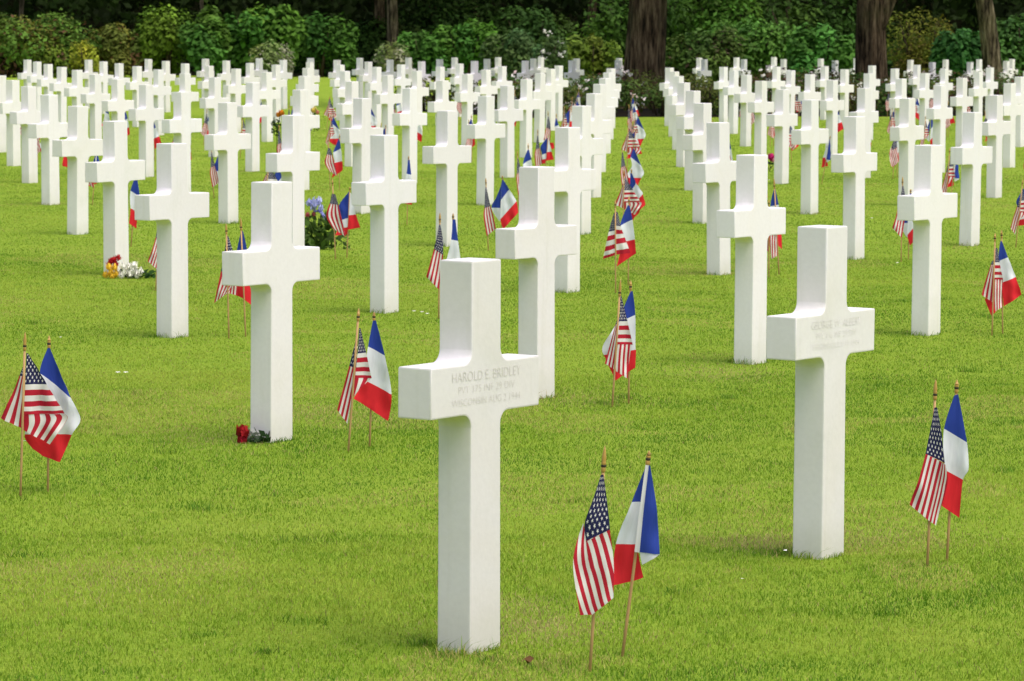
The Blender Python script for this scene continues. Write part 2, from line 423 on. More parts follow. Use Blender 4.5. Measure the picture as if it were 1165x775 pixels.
class FlagDef:
    """kind, crop (x0,y0,scale), base, top (of the finial), ball, ladders [(depth, [ (L, R, uvL, uvR) ... ])]"""
    def __init__(s, kind, crop, base, top, ball, ladders, base_px=None):
        s.kind = kind
        cx, cy, sc = crop
        P = lambda p: np.array([cx + p[0]/sc, cy + p[1]/sc])
        b = np.array(base_px, float) if base_px else P(base)
        gx, gy = ground_at(*b); s.pos = (gx, gy)
        zc = gy/math.cos(PIT) if False else gy*math.cos(PIT) + H*math.sin(PIT)
        k = zc/F*S
        loc = lambda p: np.array([(P(p)[0]-b[0])*k, (b[1]-P(p)[1])*k*1.003])
        s.top = loc(top); s.ball = loc(ball); s.me = None
        s.seed = random.random()*10
        s.lads = [(d*S, [(loc(L), loc(R), uL, uR) for L, R, uL, uR in rows]) for d, rows in ladders]
    def stick_x(s, z):
        return s.top[0]*z/s.top[1]
    def build(s):
        if s.me: return s.me
        vs, fs, uvs = [], [], []
        NA, ND = 12, 26
        for q, (dep, rows) in enumerate(s.lads):
            b0 = len(vs)
            Ls = [r[0] for r in rows]; Rs = [r[1] for r in rows]; uL = [r[2] for r in rows]; uR = [r[3] for r in rows]
            zt, zb = Ls[0][1], min(Ls[-1][1], Rs[-1][1])
            for a in range(ND+1):
                t = a/ND
                L = catmull(Ls, t); R = catmull(Rs, t); ul = lin(uL, t); ur = lin(uR, t)
                for e in range(NA+1):
                    w = e/NA
                    p = L*(1-w) + R*w; uvp = ul*(1-w) + ur*w
                    wd = np.linalg.norm(R - L)
                    sg = 1 if dep > 0 else -1
                    dx = p[0] - s.stick_x(p[1]); amp = min(.019, .30*abs(dx) + .002)
                    rp = .5 + .34*math.sin(dx*78 + p[1]*14 + s.seed) + .20*math.sin(dx*150 - p[1]*33 + s.seed*2) + .10*math.sin(p[1]*60 + dx*40 + s.seed)
                    y = sg*(.0072 + abs(dep)*.35 + amp*rp*1.5)      # the cloth hangs on one side of its stick
                    vs.append((p[0], y, p[1])); uvs.append(uvp)
            for a in range(ND):
                for e in range(NA):
                    i0 = b0 + a*(NA+1) + e
                    fs.append((i0, i0+NA+1, i0+NA+2, i0+1))
        cloth = mesh_np('flag_cloth', vs, fs, M_US if s.kind == 'us' else M_FR, smooth=True)
        ul = cloth.uv_layers.new(name='UVMap')
        li = np.array(fs).ravel(); ul.data.foreach_set('uv', np.asarray(uvs, np.float32)[li].ravel())
        r = .0042
        mb = MB(); hb = s.ball[1] - .008
        d = np.array([s.top[0]/s.top[1], 0, 1.0])
        mb.add(tube_arrays([d*z for z in (-.05, .1, .3, hb)], [r]*4, 8)); stick = mb.mesh('flag_stick', M_STICK)
        zb, zt = s.ball[1], s.top[1]
        L = zt - zb
        prof = [(-.012, .0045), (-.008, .0062), (.0, .0062), (.003, .0045), (.008, .0048), (.0115, .0075), (.015, .0050), (.020, .0062), (L*.5, .0058), (L*.8, .0032), (L, .0006)]
        mb = MB(); mb.add(tube_arrays([d*(zb + z) for z, _ in prof], [x for _, x in prof], 10)); fin = mb.mesh('finial', M_GOLD)
        mb = MB(); mb.add(tube_arrays([d*(zb + z) for z in (.0015, .003, .006, .0085)], [.0055, .0070, .0070, .0055], 10)); ring = mb.mesh('finial_ring', M_RING)
        # far version: the same shapes as one mesh with three materials
        s.me = (stick, cloth, fin, ring)
        big = bpy.data.meshes.new('small_flag')
        V_, F_, M_, UV_ = [], [], [], []
        for mi, me in enumerate(s.me):
            b0 = len(V_); V_ += [tuple(v.co) for v in me.vertices]
            uvl = me.uv_layers.active
            for p in me.polygons:
                F_.append([b0+q for q in p.vertices]); M_.append(mi)
                UV_ += [tuple(uvl.data[l].uv) if uvl else (0, 0) for l in p.loop_indices]
        big.from_pydata(V_, [], F_); big.update()
        for m in (M_STICK, M_US if s.kind == 'us' else M_FR, M_GOLD, M_RING): big.materials.append(m)
        big.polygons.foreach_set('material_index', M_); big.polygons.foreach_set('use_smooth', np.ones(len(F_), bool))
        ull = big.uv_layers.new(name='UVMap'); ull.data.foreach_set('uv', np.asarray(UV_, np.float32).ravel())
        s.far = big
        return s.me
    def place(s, loc, rz, label, full=True, scale=1.0, lean=(0, 0)):
        s.build()
        nm = 'american_flag' if s.kind == 'us' else 'french_flag'
        cat = 'flag'
        grp = 'American flags on sticks before the crosses' if s.kind == 'us' else 'French flags on sticks before the crosses'
        if full:
            o = empty(nm, loc, rz)
            for n, me in zip(('stick', 'cloth', 'finial', 'finial_ring'), s.me):
                if n == 'finial_ring':
                    link(n, me, None, fin)
                else:
                    ch = link(n, me, None, o)
                    if n == 'finial': fin = ch
        else:
            o = link(nm, s.far, None, None, loc); o.rotation_euler = (0, 0, rz)
        o.rotation_euler[0], o.rotation_euler[1] = lean; o.scale = (scale,)*3
        return prop(o, label, cat, grp)

FD = {}
def us(key, crop, base, top, ball, lads, base_px=None): FD[(key, 'us')] = FlagDef('us', crop, base, top, ball, lads, base_px)
def fr(key, crop, base, top, ball, lads, base_px=None): FD[(key, 'fr')] = FlagDef('fr', crop, base, top, ball, lads, base_px)
def bands(*rows):  # rows (L, R, u)
    return [(L, R, (u, 0), (u, 1)) for L, R, u in rows]

# in front of the largest cross
c = (620, 500, 3.873)
us((0, 0), c, (0, 0), (257, 25), (251, 122), [
 (-.014, [((240, 150), (251, 148), (0, 1), (0, .5)), ((206, 255), (266, 255), (.16, 1), (.16, .48)), ((170, 362), (276, 340), (.31, 1), (.31, .47)), ((178, 443), (281, 392), (.405, 1), (.405, .465))]),
 (-.012, [((178, 443), (281, 392), (.41, .94), (.41, .47)), ((190, 560), (299, 545), (.7, 1.02), (.7, .58)), ((206, 768), (298, 690), (1, 1.22), (1, .72))]),
 (-.010, [((164, 362), (179, 443), (.42, 1.17), (.42, .94)), ((120, 530), (191, 560), (.7, 1.32), (.7, 1.02)), ((153, 768), (207, 768), (1, 1.46), (1, 1.22))])], (671, 764))
fr((0, 0), c, (0, 0), (452, 45), (449, 92), [
 (-.014, [((435, 106), (450, 108), (-.05, 0), (-.05, 1)), ((411, 300), (429, 300), (-.05, 0), (-.05, 1)), ((390, 490), (412, 493), (-.05, 0), (-.05, 1))]),
 (-.010, [((448, 108), (456, 110), (.05, 0), (.06, 1)), ((427, 300), (486, 300), (.05, 0), (.2, 1)), ((411, 490), (500, 497), (.05, 0), (.3, 1))]),
 (-.004, bands(((413, 490), (500, 498), .4), ((418, 520), (462, 522), .5), ((424, 545), (428, 545), .6))),
 (.012, bands(((436, 125), (446, 118), .0), ((378, 275), (424, 275), .333), ((310, 465), (405, 462), .667), ((296, 650), (432, 612), 1.0)))], (708, 747))
# the big cross on the right
c = (1020, 425, 3.44)
us((1, 0), c, (120, 755), (143, 22), (141, 88), [
 (-.012, [((137, 130), (148, 130), (0, 1), (0, .5)), ((120, 230), (166, 235), (.2, 1), (.2, .48)), ((105, 312), (178, 345), (.405, 1), (.405, .47))]),
 (-.012, [((105, 312), (168, 342), (.405, 1), (.405, .46)), ((78, 410), (145, 450), (.7, 1), (.7, .46)), ((45, 510), (118, 570), (1, 1), (1, .46))]),
 (-.002, [((168, 342), (182, 352), (.405, .46), (.405, .1)), ((146, 450), (190, 430), (.7, .46), (.7, 0)), ((118, 570), (150, 592), (1, .46), (1, .1))])])
fr((1, 0), c, (197, 735), (226, 22), (225, 62), [
 (-.010, bands(((213, 83), (229, 78), .0), ((176, 210), (264, 262), .333), ((174, 320), (272, 365), .52), ((182, 377), (252, 414), .667), ((172, 515), (241, 562), 1.0)))])
# far left pair (its cross stands outside the picture)
c = (0, 370, 3.875)
us('edge', c, (90, 755), (115, 30), (113, 98), [
 (.012, [((104, 180), (114, 178), (.25, 1), (.25, .62)), ((55, 300), (108, 320), (.6, 1), (.6, .62)), ((0, 414), (98, 458), (1, 1), (1, .62))]),
 (.010, [((118, 122), (124, 126), (0, 1), (.03, 1)), ((112, 262), (206, 262), (.03, .462), (.38, .462)), ((104, 395), (282, 392), (.03, 0), (.6, 0))]),
 (.016, [((104, 394), (284, 394), (.6, .0), (.6, .62)), ((104, 440), (292, 420), (.75, .0), (.75, .62)), ((104, 465), (216, 530), (1, .0), (1, .62))])])
fr('edge', c, (211, 735), (220, 45), (219, 88), [
 (-.010, bands(((215, 100), (224, 98), .0), ((182, 205), (318, 312), .333), ((200, 330), (358, 410), .5), ((115, 480), (322, 480), .667), ((190, 575), (268, 600), 1.0)))])
# cross with the red roses
c = (370, 345, 4.556)
us((-1, 1), c, (120, 770), (173, 25), (172, 78), [
 (.010, [((158, 188), (168, 185), (.14, 1), (.14, .75)), ((122, 330), (158, 340), (.405, 1), (.405, .66)), ((92, 440), (140, 470), (.7, 1), (.7, .6)), ((60, 556), (114, 628), (1, 1), (1, .56))]),
 (.012, [((174, 130), (180, 130), (0, 1), (.05, 1)), ((166, 262), (210, 258), (0, .462), (.35, .462)), ((150, 388), (239, 392), (0, 0), (.4, 0))]),
 (.014, [((150, 386), (239, 390), (.5, .0), (.5, .3)), ((146, 440), (185, 440), (.7, 0), (.7, .2)), ((140, 482), (150, 482), (.9, 0), (.9, .08))])])
fr((-1, 1), c, (230, 745), (252, 45), (252, 78), [
 (-.010, bands(((246, 90), (262, 88), .0), ((222, 222), (309, 268), .333), ((196, 392), (345, 468), .667), ((148, 490), (327, 608), 1.0)))])
# second cross on the aisle's left
c = (670, 320, 5.167)
us((0, 1), c, (137, 740), (181, -12), (177, 75), [
 (.012, [((158, 236), (172, 232), (.32, 1), (.32, .62)), ((128, 350), (164, 352), (.65, 1), (.65, .6)), ((92, 486), (150, 522), (1, 1), (1, .55))]),
 (.010, [((180, 85), (186, 85), (0, 1), (.05, 1)), ((176, 237), (224, 237), (.03, .462), (.36, .462)), ((163, 372), (256, 376), (.03, 0), (.5, 0))]),
 (.014, [((163, 370), (250, 374), (.55, .05), (.55, .6)), ((155, 450), (236, 470), (.75, .05), (.75, .55)), ((158, 530), (228, 576), (1, .1), (1, .5))])])
fr((0, 1), c, (233, 720), (240, -5), (243, 40), [
 (-.010, bands(((239, 60), (252, 58), .0), ((158, 245), (268, 196), .333), ((78, 382), (270, 378), .64), ((98, 460), (274, 410), .68), ((155, 580), (270, 505), 1.0)))])
# third cross of the second line right
c = (1100, 250, 5.536)
us((2, 1), c, (158, 730), (168, 85), (172, 125), [
 (.012, [((152, 262), (168, 258), (.30, 1), (.30, .6)), ((120, 370), (164, 380), (.65, 1), (.65, .6)), ((91, 476), (162, 522), (1, 1), (1, .58))]),
 (.010, [((174, 182), (186, 180), (0, 1), (.08, 1)), ((170, 270), (202, 270), (.03, .462), (.3, .462)), ((166, 378), (226, 380), (.03, 0), (.4, 0))]),
 (.014, [((166, 378), (226, 380), (.5, .0), (.5, .5)), ((166, 470), (224, 480), (.75, .0), (.75, .5)), ((180, 578), (224, 552), (1, .1), (1, .5))])])
fr((2, 1), c, (225, 720), (208, 65), (210, 105), [
 (-.010, bands(((199, 138), (209, 135), .0), ((188, 262), (248, 236), .333), ((210, 398), (300, 360), .667), ((228, 546), (338, 470), 1.0))),
 (.018, bands(((113, 500), (175, 500), .8), ((135, 560), (185, 545), .9), ((156, 605), (190, 576), 1.0)))])
# second line left, behind the arm of the rose cross
c = (230, 245, 5.35)
us((-2, 2), c, (163, 750), (147, 50), (147, 103), [
 (.012, [((150, 132), (160, 130), (0, 1), (0, .5)), ((136, 220), (184, 216), (.2, 1), (.2, .5)), ((112, 350), (214, 350), (.405, 1), (.405, .46)), ((70, 536), (160, 470), (1, 1), (1, .3))]),
 (.014, [((160, 350), (214, 350), (.5, .5), (.5, 0)), ((158, 430), (216, 430), (.75, .5), (.75, 0)), ((150, 475), (212, 488), (1, .5), (1, .0))])])
fr((-2, 2), c, (265, 740), (235, 15), (237, 80), [
 (.014, bands(((236, 100), (248, 98), .0), ((210, 225), (272, 215), .333), ((200, 390), (290, 400), .65), ((165, 470), (298, 460), .72), ((240, 500), (298, 550), 1.0)))])
c = (470, 230, 7.04)
us((-1, 2), c, (0, 0), (212, 85), (208, 150), [
 (-.012, [((205, 180), (216, 180), (0, 1), (0, .5)), ((186, 290), (236, 300), (.22, 1), (.22, .48)), ((165, 376), (240, 425), (.405, 1), (.405, .46))]),
 (-.012, [((165, 376), (240, 425), (.405, 1), (.405, .46)), ((132, 500), (226, 560), (.7, 1), (.7, .46)), ((104, 596), (206, 700), (1, 1), (1, .46))])], (499, 363))
fr((-1, 2), c, (0, 0), (317, 90), (317, 128), [
 (-.010, bands(((313, 140), (336, 140), .0), ((303, 300), (358, 310), .333), ((272, 440), (376, 440), .62), ((255, 480), (384, 500), .667), ((240, 640), (380, 660), 1.0)))], (516, 357))
c = (530, 180, 7.05)
us((-1, 3), c, (180, 745), (157, 160), (157, 205), [
 (-.012, [((154, 235), (163, 235), (0, 1), (0, .5)), ((150, 320), (180, 315), (.2, 1), (.2, .48)), ((148, 402), (196, 385), (.405, 1), (.405, .46))]),
 (-.012, [((148, 402), (196, 385), (.405, 1), (.405, .46)), ((142, 470), (218, 460), (.65, 1), (.65, .46)), ((166, 622), (240, 566), (1, 1), (1, .46))])])
fr((-1, 3), c, (0, 0), (291, 148), (290, 165), [
 (-.008, bands(((287, 175), (297, 175), .0), ((280, 335), (346, 250), .333), ((276, 490), (404, 345), .667), ((300, 570), (420, 435), 1.0))),
 (.012, bands(((276, 232), (286, 195), .05), ((245, 310), (280, 310), .2), ((205, 402), (276, 402), .333), ((262, 500), (276, 510), .6)))], (570.5, 276))
c = (335, 160, 5.533)
us((-2, 3), c, (258, 750), (238, 240), (240, 275), [
 (-.010, [((236, 335), (258, 340), (0, 1), (0, .5)), ((222, 400), (278, 405), (.405, 1), (.405, .46))]),
 (-.012, [((222, 398), (278, 405), (.405, 1), (.405, .46)), ((202, 475), (296, 480), (.65, 1), (.65, .46)), ((245, 555), (326, 606), (1, 1), (1, .46))])])
fr((-2, 3), c, (330, 740), (348, 300), (346, 312), [
 (.010, bands(((340, 325), (350, 312), .0), ((276, 418), (348, 405), .2), ((292, 505), (344, 488), .333), ((255, 600), (332, 592), 1.0))),
 (-.006, bands(((350, 330), (356, 330), .35), ((346, 400), (370, 400), .5), ((342, 472), (388, 466), .667), ((334, 562), (415, 546), 1.0)))])
c = (670, 200, 5.533)
us((0, 2), c, (168, 740), (162, 150), (164, 190), [
 (.012, [((153, 240), (166, 232), (.3, 1), (.02, 1)), ((122, 355), (164, 345), (.4, .462), (.02, .462)), ((88, 528), (168, 500), (.7, 0), (.02, .0))]),
 (.010, [((164, 225), (180, 235), (0, 1), (.12, 1)), ((162, 312), (198, 320), (.02, .462), (.3, .462)), ((168, 410), (228, 400), (.02, .2), (.5, .2)), ((172, 498), (260, 488), (.02, 0), (.7, 0))])])
fr((0, 2), c, (247, 690), (248, 130), (248, 165), [
 (-.010, bands(((240, 185), (252, 190), .0), ((192, 315), (270, 275), .333), ((205, 420), (286, 400), .667), ((174, 570), (294, 488), 1.0)))])

# offsets of the flags from their crosses, in the cross frame, for the crosses whose flags are not drawn one by one
du, df = [], []
for (k, kind), fd in FD.items():
    if k == 'edge': continue
    cc = O + k[0]*U + k[1]*V
    (du if kind == 'us' else df).append(np.array(fd.pos) - cc)
MU, MF = np.median(du, 0), np.median(df, 0)
print('flag offsets', MU, MF, [np.round(x, 2).tolist() for x in du], [np.round(x, 2).tolist() for x in df])
for (k, kind), fd in FD.items():
    who = 'American' if kind == 'us' else 'French'
    if k == 'edge':
        lab = f'{who} stick flag at the left edge of the lawn, its cross out of view'
    elif k == (0, 0): lab = f'{who} stick flag, nearest of all, right of the largest cross'
    elif k == (1, 0): lab = f'{who} stick flag right of the big foreground cross with the faint name'
    else: lab = f'{who} stick flag before the {near_name(*k)}'
    fd.place((fd.pos[0]*S, fd.pos[1]*S, 0), 0, lab)
POOL_US = [fd for (k, kd), fd in FD.items() if kd == 'us']
POOL_FR = [fd for (k, kd), fd in FD.items() if kd == 'fr']
OVER = {(-3, 3, 'us'): ((177, 331), (1, 0)), (-3, 3, 'fr'): ((193, 329), (1, 0)), (-2, 4, 'us'): ((449, 258), (-1, 2)), (-2, 4, 'fr'): ((463, 256), (-1, 2)), (-4, 4, 'us'): ((134, 283), (1, 0)), (-4, 4, 'fr'): ((149, 281), (1, 0))}
for i, j, cc in cells:
    if (i, j, ) in [k for k, _ in FD]: continue
    if j >= 10 or cc[1] > 76: continue
    for kind, pool, mo in (('us', POOL_US, MU), ('fr', POOL_FR, MF)):
        p = cc + mo + rng.normal(0, .018, 2); ov = OVER.get((i, j, kind))
        if (i, j) == (1, 1): p = cc + mo + np.array([-.05 if kind == 'us' else -.075, 0])
        x, y = project((*p, .3))
        if x < -10 or x > 1175: continue
        fd = pool[rng.integers(len(pool))]
        if ov: p = np.array(ground_at(*ov[0])); fd = FD[(ov[1], kind)]
        who = 'American' if kind == 'us' else 'French'
        fd.place((p[0]*S, p[1]*S, 0), rng.normal(0, .22), f'{who} stick flag before the {near_name(i, j)}', full=cc[1] < 40,
                 scale=float(rng.uniform(.93, 1.04)), lean=(rng.normal(0, .03), rng.normal(0, .03)))

# ------------------------------------------------------------------ ground
def sheet(name, x0, x1, y0, y1, nx, ny, mat, z=0.0):
    xs = np.linspace(x0, x1, nx+1); ys = np.linspace(y0, y1, ny+1)
    X, Y = np.meshgrid(xs, ys); vv = np.stack([X.ravel(), Y.ravel(), np.full(X.size, z)], 1)
    idx = np.arange((nx+1)*(ny+1)).reshape(ny+1, nx+1)
    ff = np.stack([idx[:-1, :-1], idx[:-1, 1:], idx[1:, 1:], idx[1:, :-1]], -1).reshape(-1, 4)
    return mesh_np(name, vv, ff, mat)
prop(link('lawn', sheet('lawn', -400, 400, -30, 900, 40, 60, M_LAWN)), 'mown yellow-green lawn between the crosses', None, None, 'structure')

# grass blades: one countless mass
def vnoise(x, y, sc, seed):
    r = np.random.default_rng(seed); g = r.random((64, 64))
    x = x*sc; y = y*sc; xi = np.floor(x).astype(int); yi = np.floor(y).astype(int); fx = x-xi; fy = y-yi
    fx = fx*fx*(3-2*fx); fy = fy*fy*(3-2*fy)
    a = g[xi % 64, yi % 64]; b = g[(xi+1) % 64, yi % 64]; c2 = g[xi % 64, (yi+1) % 64]; d = g[(xi+1) % 64, (yi+1) % 64]
    return (a*(1-fx)+b*fx)*(1-fy) + (c2*(1-fx)+d*fx)*fy
def grass():
    parts = []
    def field(y0, y1, dens, hmul, wmul):
        area = (y1-y0)*.5*((.30*y0+1.2)+(.30*y1+1.2))
        n = int(area*dens)
        y = np.sqrt(rng.random(n)*(y1**2-y0**2)+y0**2); x = (rng.random(n)-.5)*(.30*y+1.2)
        parts.append((x, y, np.full(n, hmul), np.full(n, wmul)))
    field(7.9, 11.5, 16000, 1.0, .85)
    field(11.5, 17, 9500, .9, .95)
    field(17, 26, 4600, .8, 1.3)
    field(26, 42, 1500, .75, 2.0)
    field(42, 70, 380, .75, 3.4)
    # longer blades the mower left at the foot of each cross
    for i, j, cc in cells:
        if cc[1] > 34: continue
        n = 230
        side = rng.integers(0, 4, n); t = rng.random(n)*2-1
        lx = np.where(side == 0, t*W_BOT*.5, np.where(side == 1, t*W_BOT*.5, np.where(side == 2, W_BOT*.5+.012, -W_BOT*.5-.012)))
        ly = np.where(side == 0, -D_BOT*.5-.008, np.where(side == 1, D_BOT*.5+.012, t*D_BOT*.5))
        lx = lx + rng.normal(0, .008, n)*(side > 1); ly = ly - np.abs(rng.normal(0, .008, n))*(side == 0)
        parts.append((cc[0]+lx*AX[0]+ly*AY[0], cc[1]+lx*AX[1]+ly*AY[1], rng.uniform(.8, 2.2, n)*np.where((side == 3) | (rng.random(n) < .12), 1.6, 1.0), np.full(n, 1.0)))
    n_base = sum(len(p[0]) for p in parts)
    rt = np.random.default_rng(91)
    spots = [ground_at(*q) for q in ((770, 676), (303, 744), (505, 748), (560, 752), (905, 628), (1142, 538), (835, 412), (175, 384), (238, 724), (1010, 700), (700, 620))]
    spots += [((rt.random()-.5)*.28*yy, yy) for yy in rt.uniform(8.5, 22, 40)]
    for sx, sy in spots:
        n = int(rt.integers(25, 90)); q = rt.uniform(.012, .035)
        parts.append((sx+rt.normal(0, q*1.5, n), sy+rt.normal(0, q, n), rt.uniform(1.2, 2.6, n), np.full(n, 1.0)))
    x = np.concatenate([p[0] for p in parts]); y = np.concatenate([p[1] for p in parts])
    hm = np.concatenate([p[2] for p in parts]); wm = np.concatenate([p[3] for p in parts]); n = len(x)
    x = x*S; y = y*S
    tuft = vnoise(x, y, 9.0, 5)*.6+vnoise(x, y, 23.0, 6)*.4
    hgt = rng.uniform(.006, .016, n)*hm*(.6+.4*vnoise(x, y, 2.2, 3)+.35*tuft); wid = rng.uniform(.0016, .0030, n)*wm
    az = rng.random(n)*2*np.pi; lean = rng.uniform(.1, 1.7, n); la = rng.random(n)*2*np.pi
    bx, by = np.cos(az)*wid*.5, np.sin(az)*wid*.5
    lx, ly = np.cos(la)*hgt*lean, np.sin(la)*hgt*lean
    zero = np.zeros(n)
    v0 = np.stack([x-bx, y-by, zero-.003], 1); v1 = np.stack([x+bx, y+by, zero-.003], 1)
    v2 = np.stack([x+bx*.8+lx*.4, y+by*.8+ly*.4, hgt*.62], 1); v3 = np.stack([x-bx*.8+lx*.4, y-by*.8+ly*.4, hgt*.62], 1)
    v4 = np.stack([x+lx, y+ly, hgt*.98], 1)
    vv = np.stack([v0, v1, v2, v3, v4], 1).reshape(-1, 3)
    k = np.arange(n)[:, None]*5
    ff = np.concatenate([k+np.array([0, 1, 2]), k+np.array([0, 2, 3]), k+np.array([3, 2, 4])], 1).reshape(-1, 3)
    patch = .55*vnoise(x, y, .45, 11)+.45*vnoise(x, y, 1.7, 12); fine = .5*vnoise(x, y, 7.0, 13)+.5*(1-tuft)
    t = np.clip((patch-.5)*1.1+(fine-.5)*.9+.47+rng.normal(0, .17, n), 0, 1)[:, None]
    ca, cb, cc_ = np.array([.080, .198, .009]), np.array([.188, .312, .018]), np.array([.325, .395, .050])
    colr = np.where(t < .5, ca+(cb-ca)*t*2, cb+(cc_-cb)*(t-.5)*2)
    dark = np.arange(n) >= n_base; colr[dark] = np.array([.085, .20, .012])*rng.uniform(.8, 1.25, (dark.sum(), 1))
    dry = rng.random(n) < .045; colr[dry] = np.array([.34, .27, .11])*rng.uniform(.7, 1.1, dry.sum())[:, None]
    dryp = (vnoise(x, y, .9, 21)*.7+vnoise(x, y, 3.1, 22)*.3 > .68) & (rng.random(n) < .45); colr[dryp] = np.array([.40, .36, .11])
    for px, py, rr, pr in ((612, 716, .17, .95), (590, 690, .10, .6), (868, 618, .13, .8), (968, 612, .12, .7), (820, 424, .22, .8), (655, 455, .22, .35), (250, 500, .25, .3), (380, 470, .3, .35), (1060, 610, .2, .3), (120, 660, .3, .3)):
        gx, gy = ground_at(px, py); m = (np.exp(-(((x/S-gx)/rr)**2+((y/S-gy)/(rr*1.5))**2)) > rng.random(n)*1.0) & (rng.random(n) < pr)
        colr[m] = np.array([.42, .34, .15])*rng.uniform(.75, 1.15, (m.sum(), 1))
    colr *= rng.uniform(.74, 1.26, n)[:, None]
    me = mesh_np('grass', vv, ff, M_BLADE, np.repeat(colr, 5, 0))
    return me
prop(link('grass', grass()), 'short yellow-green grass blades of the lawn', 'grass', None, 'stuff')

# daisies and fallen petals in the grass
def daisies():
    mb = MB(); r = random.Random(3)
    spots = [(134, 431), (143, 431), (471, 360), (480, 361), (486, 363), (470, 450), (992, 252), (1021, 304), (875, 208), (330, 248), (1105, 205)]
    for px, py in spots:
        gx, gy = ground_at(px, py)
        mb.add(([((gx+dx)*S, (gy+dy)*S, z) for dx, dy, z in [(0, 0, .034)]+[(.010*math.cos(a*.785)*1.2, .010*math.sin(a*.785), .030+.004*(a % 2)) for a in range(8)]], [(0, a+1, (a+1) % 8+1) for a in range(8)]))
    for _ in range(16):
        y = r.uniform(9, 40); x = (r.random()-.5)*.29*y; q = .004+.0022*r.random()
        mb.add(([((x+dx*q)*S, (y+dy*q)*S, .032+.003*r.random()) for dx, dy in ((-1, -1), (1, -.8), (1.1, 1), (-.8, 1.1))], [(0, 1, 2, 3)]))
    return mb.mesh('daisies', plain('daisy_white', (.75, .74, .70), .7, .1), smooth=False)
prop(link('daisies', daisies()), 'tiny white daisies and petals scattered in the lawn', 'daisies', None, 'stuff')

# ------------------------------------------------------------------ foliage
def leaves(n, pts, size, cols, aspect=.55, up=.0, seed=0, facing=None):
    """n leaf diamonds at pts (n,3); returns verts, faces, colours per vertex"""
    r = np.random.default_rng(seed)
    nrm = r.normal(0, 1, (n, 3)); nrm[:, 2] = np.abs(nrm[:, 2])*.8+up
    if facing is not None: nrm += facing
    nrm /= np.linalg.norm(nrm, axis=1, keepdims=True)
    t = np.cross(nrm, r.normal(0, 1, (n, 3))); t /= np.linalg.norm(t, axis=1, keepdims=True); b = np.cross(nrm, t)
    sz = size*r.uniform(.6, 1.35, (n, 1))
    a0 = pts-t*sz*.5; a1 = pts+b*sz*aspect*.5-nrm*sz*.06; a2 = pts+t*sz*.5-nrm*sz*.12; a3 = pts-b*sz*aspect*.5-nrm*sz*.06
    vv = np.stack([a0, a1, a2, a3], 1).reshape(-1, 3)
    ff = np.arange(n*4).reshape(n, 4)
    return vv, ff, np.repeat(cols, 4, 0)

def blob_points(n, rx, ry, rz, seed, lobes=9, shell=.62, normals=False):
    """points in an uneven heap of lobes, base at z=0"""
    r = np.random.default_rng(seed)
    cen, rad = [], []
    for k in range(lobes):
        a = r.random()*2*np.pi; q = math.sqrt(r.random())*.72; z = r.uniform(.15, .70)
        shrink = 1-.12*max(0, z-.5)/.3
        cen.append((math.cos(a)*q*rx*shrink, math.sin(a)*q*ry*shrink, z*rz)); rad.append(r.uniform(.26, .46))
    cen = np.array(cen); rad = np.array(rad)
    cen[0] = (0, 0, rz*.62); rad[0] = .42; cen[1] = (rx*.5, 0, rz*.58); cen[2] = (-rx*.5, 0, rz*.6)
    w = rad**2; k = r.choice(lobes, n, p=w/w.sum())
    d = r.normal(0, 1, (n, 3)); d /= np.linalg.norm(d, axis=1, keepdims=True)
    q = np.where(r.random(n) < shell, r.uniform(.82, 1.08, n), r.random(n)**(1/3)*.9)
    p = cen[k]+d*(rad[k]*q)[:, None]*np.array([rx, ry, rz*.85])
    p[:, 2] = np.abs(p[:, 2]-.02)+.02
    if normals: return p, k, d
    return p, k

def tint(n, k, base, spread, seed, hue=(0, 0, 0)):
    r = np.random.default_rng(seed)
    lobe = r.uniform(1-spread, 1+spread, k.max()+1)[k][:, None]
    lobeh = r.normal(0, .25, (k.max()+1, 1))[k]
    c = np.array(base)[None]*np.array([1.6, 1.8, 1.05])*lobe*r.uniform(.65, 1.35, (n, 1))
    c = c*(1+lobeh*np.array([.35, 0, -.2]))
    return np.clip(c, .004, .9)

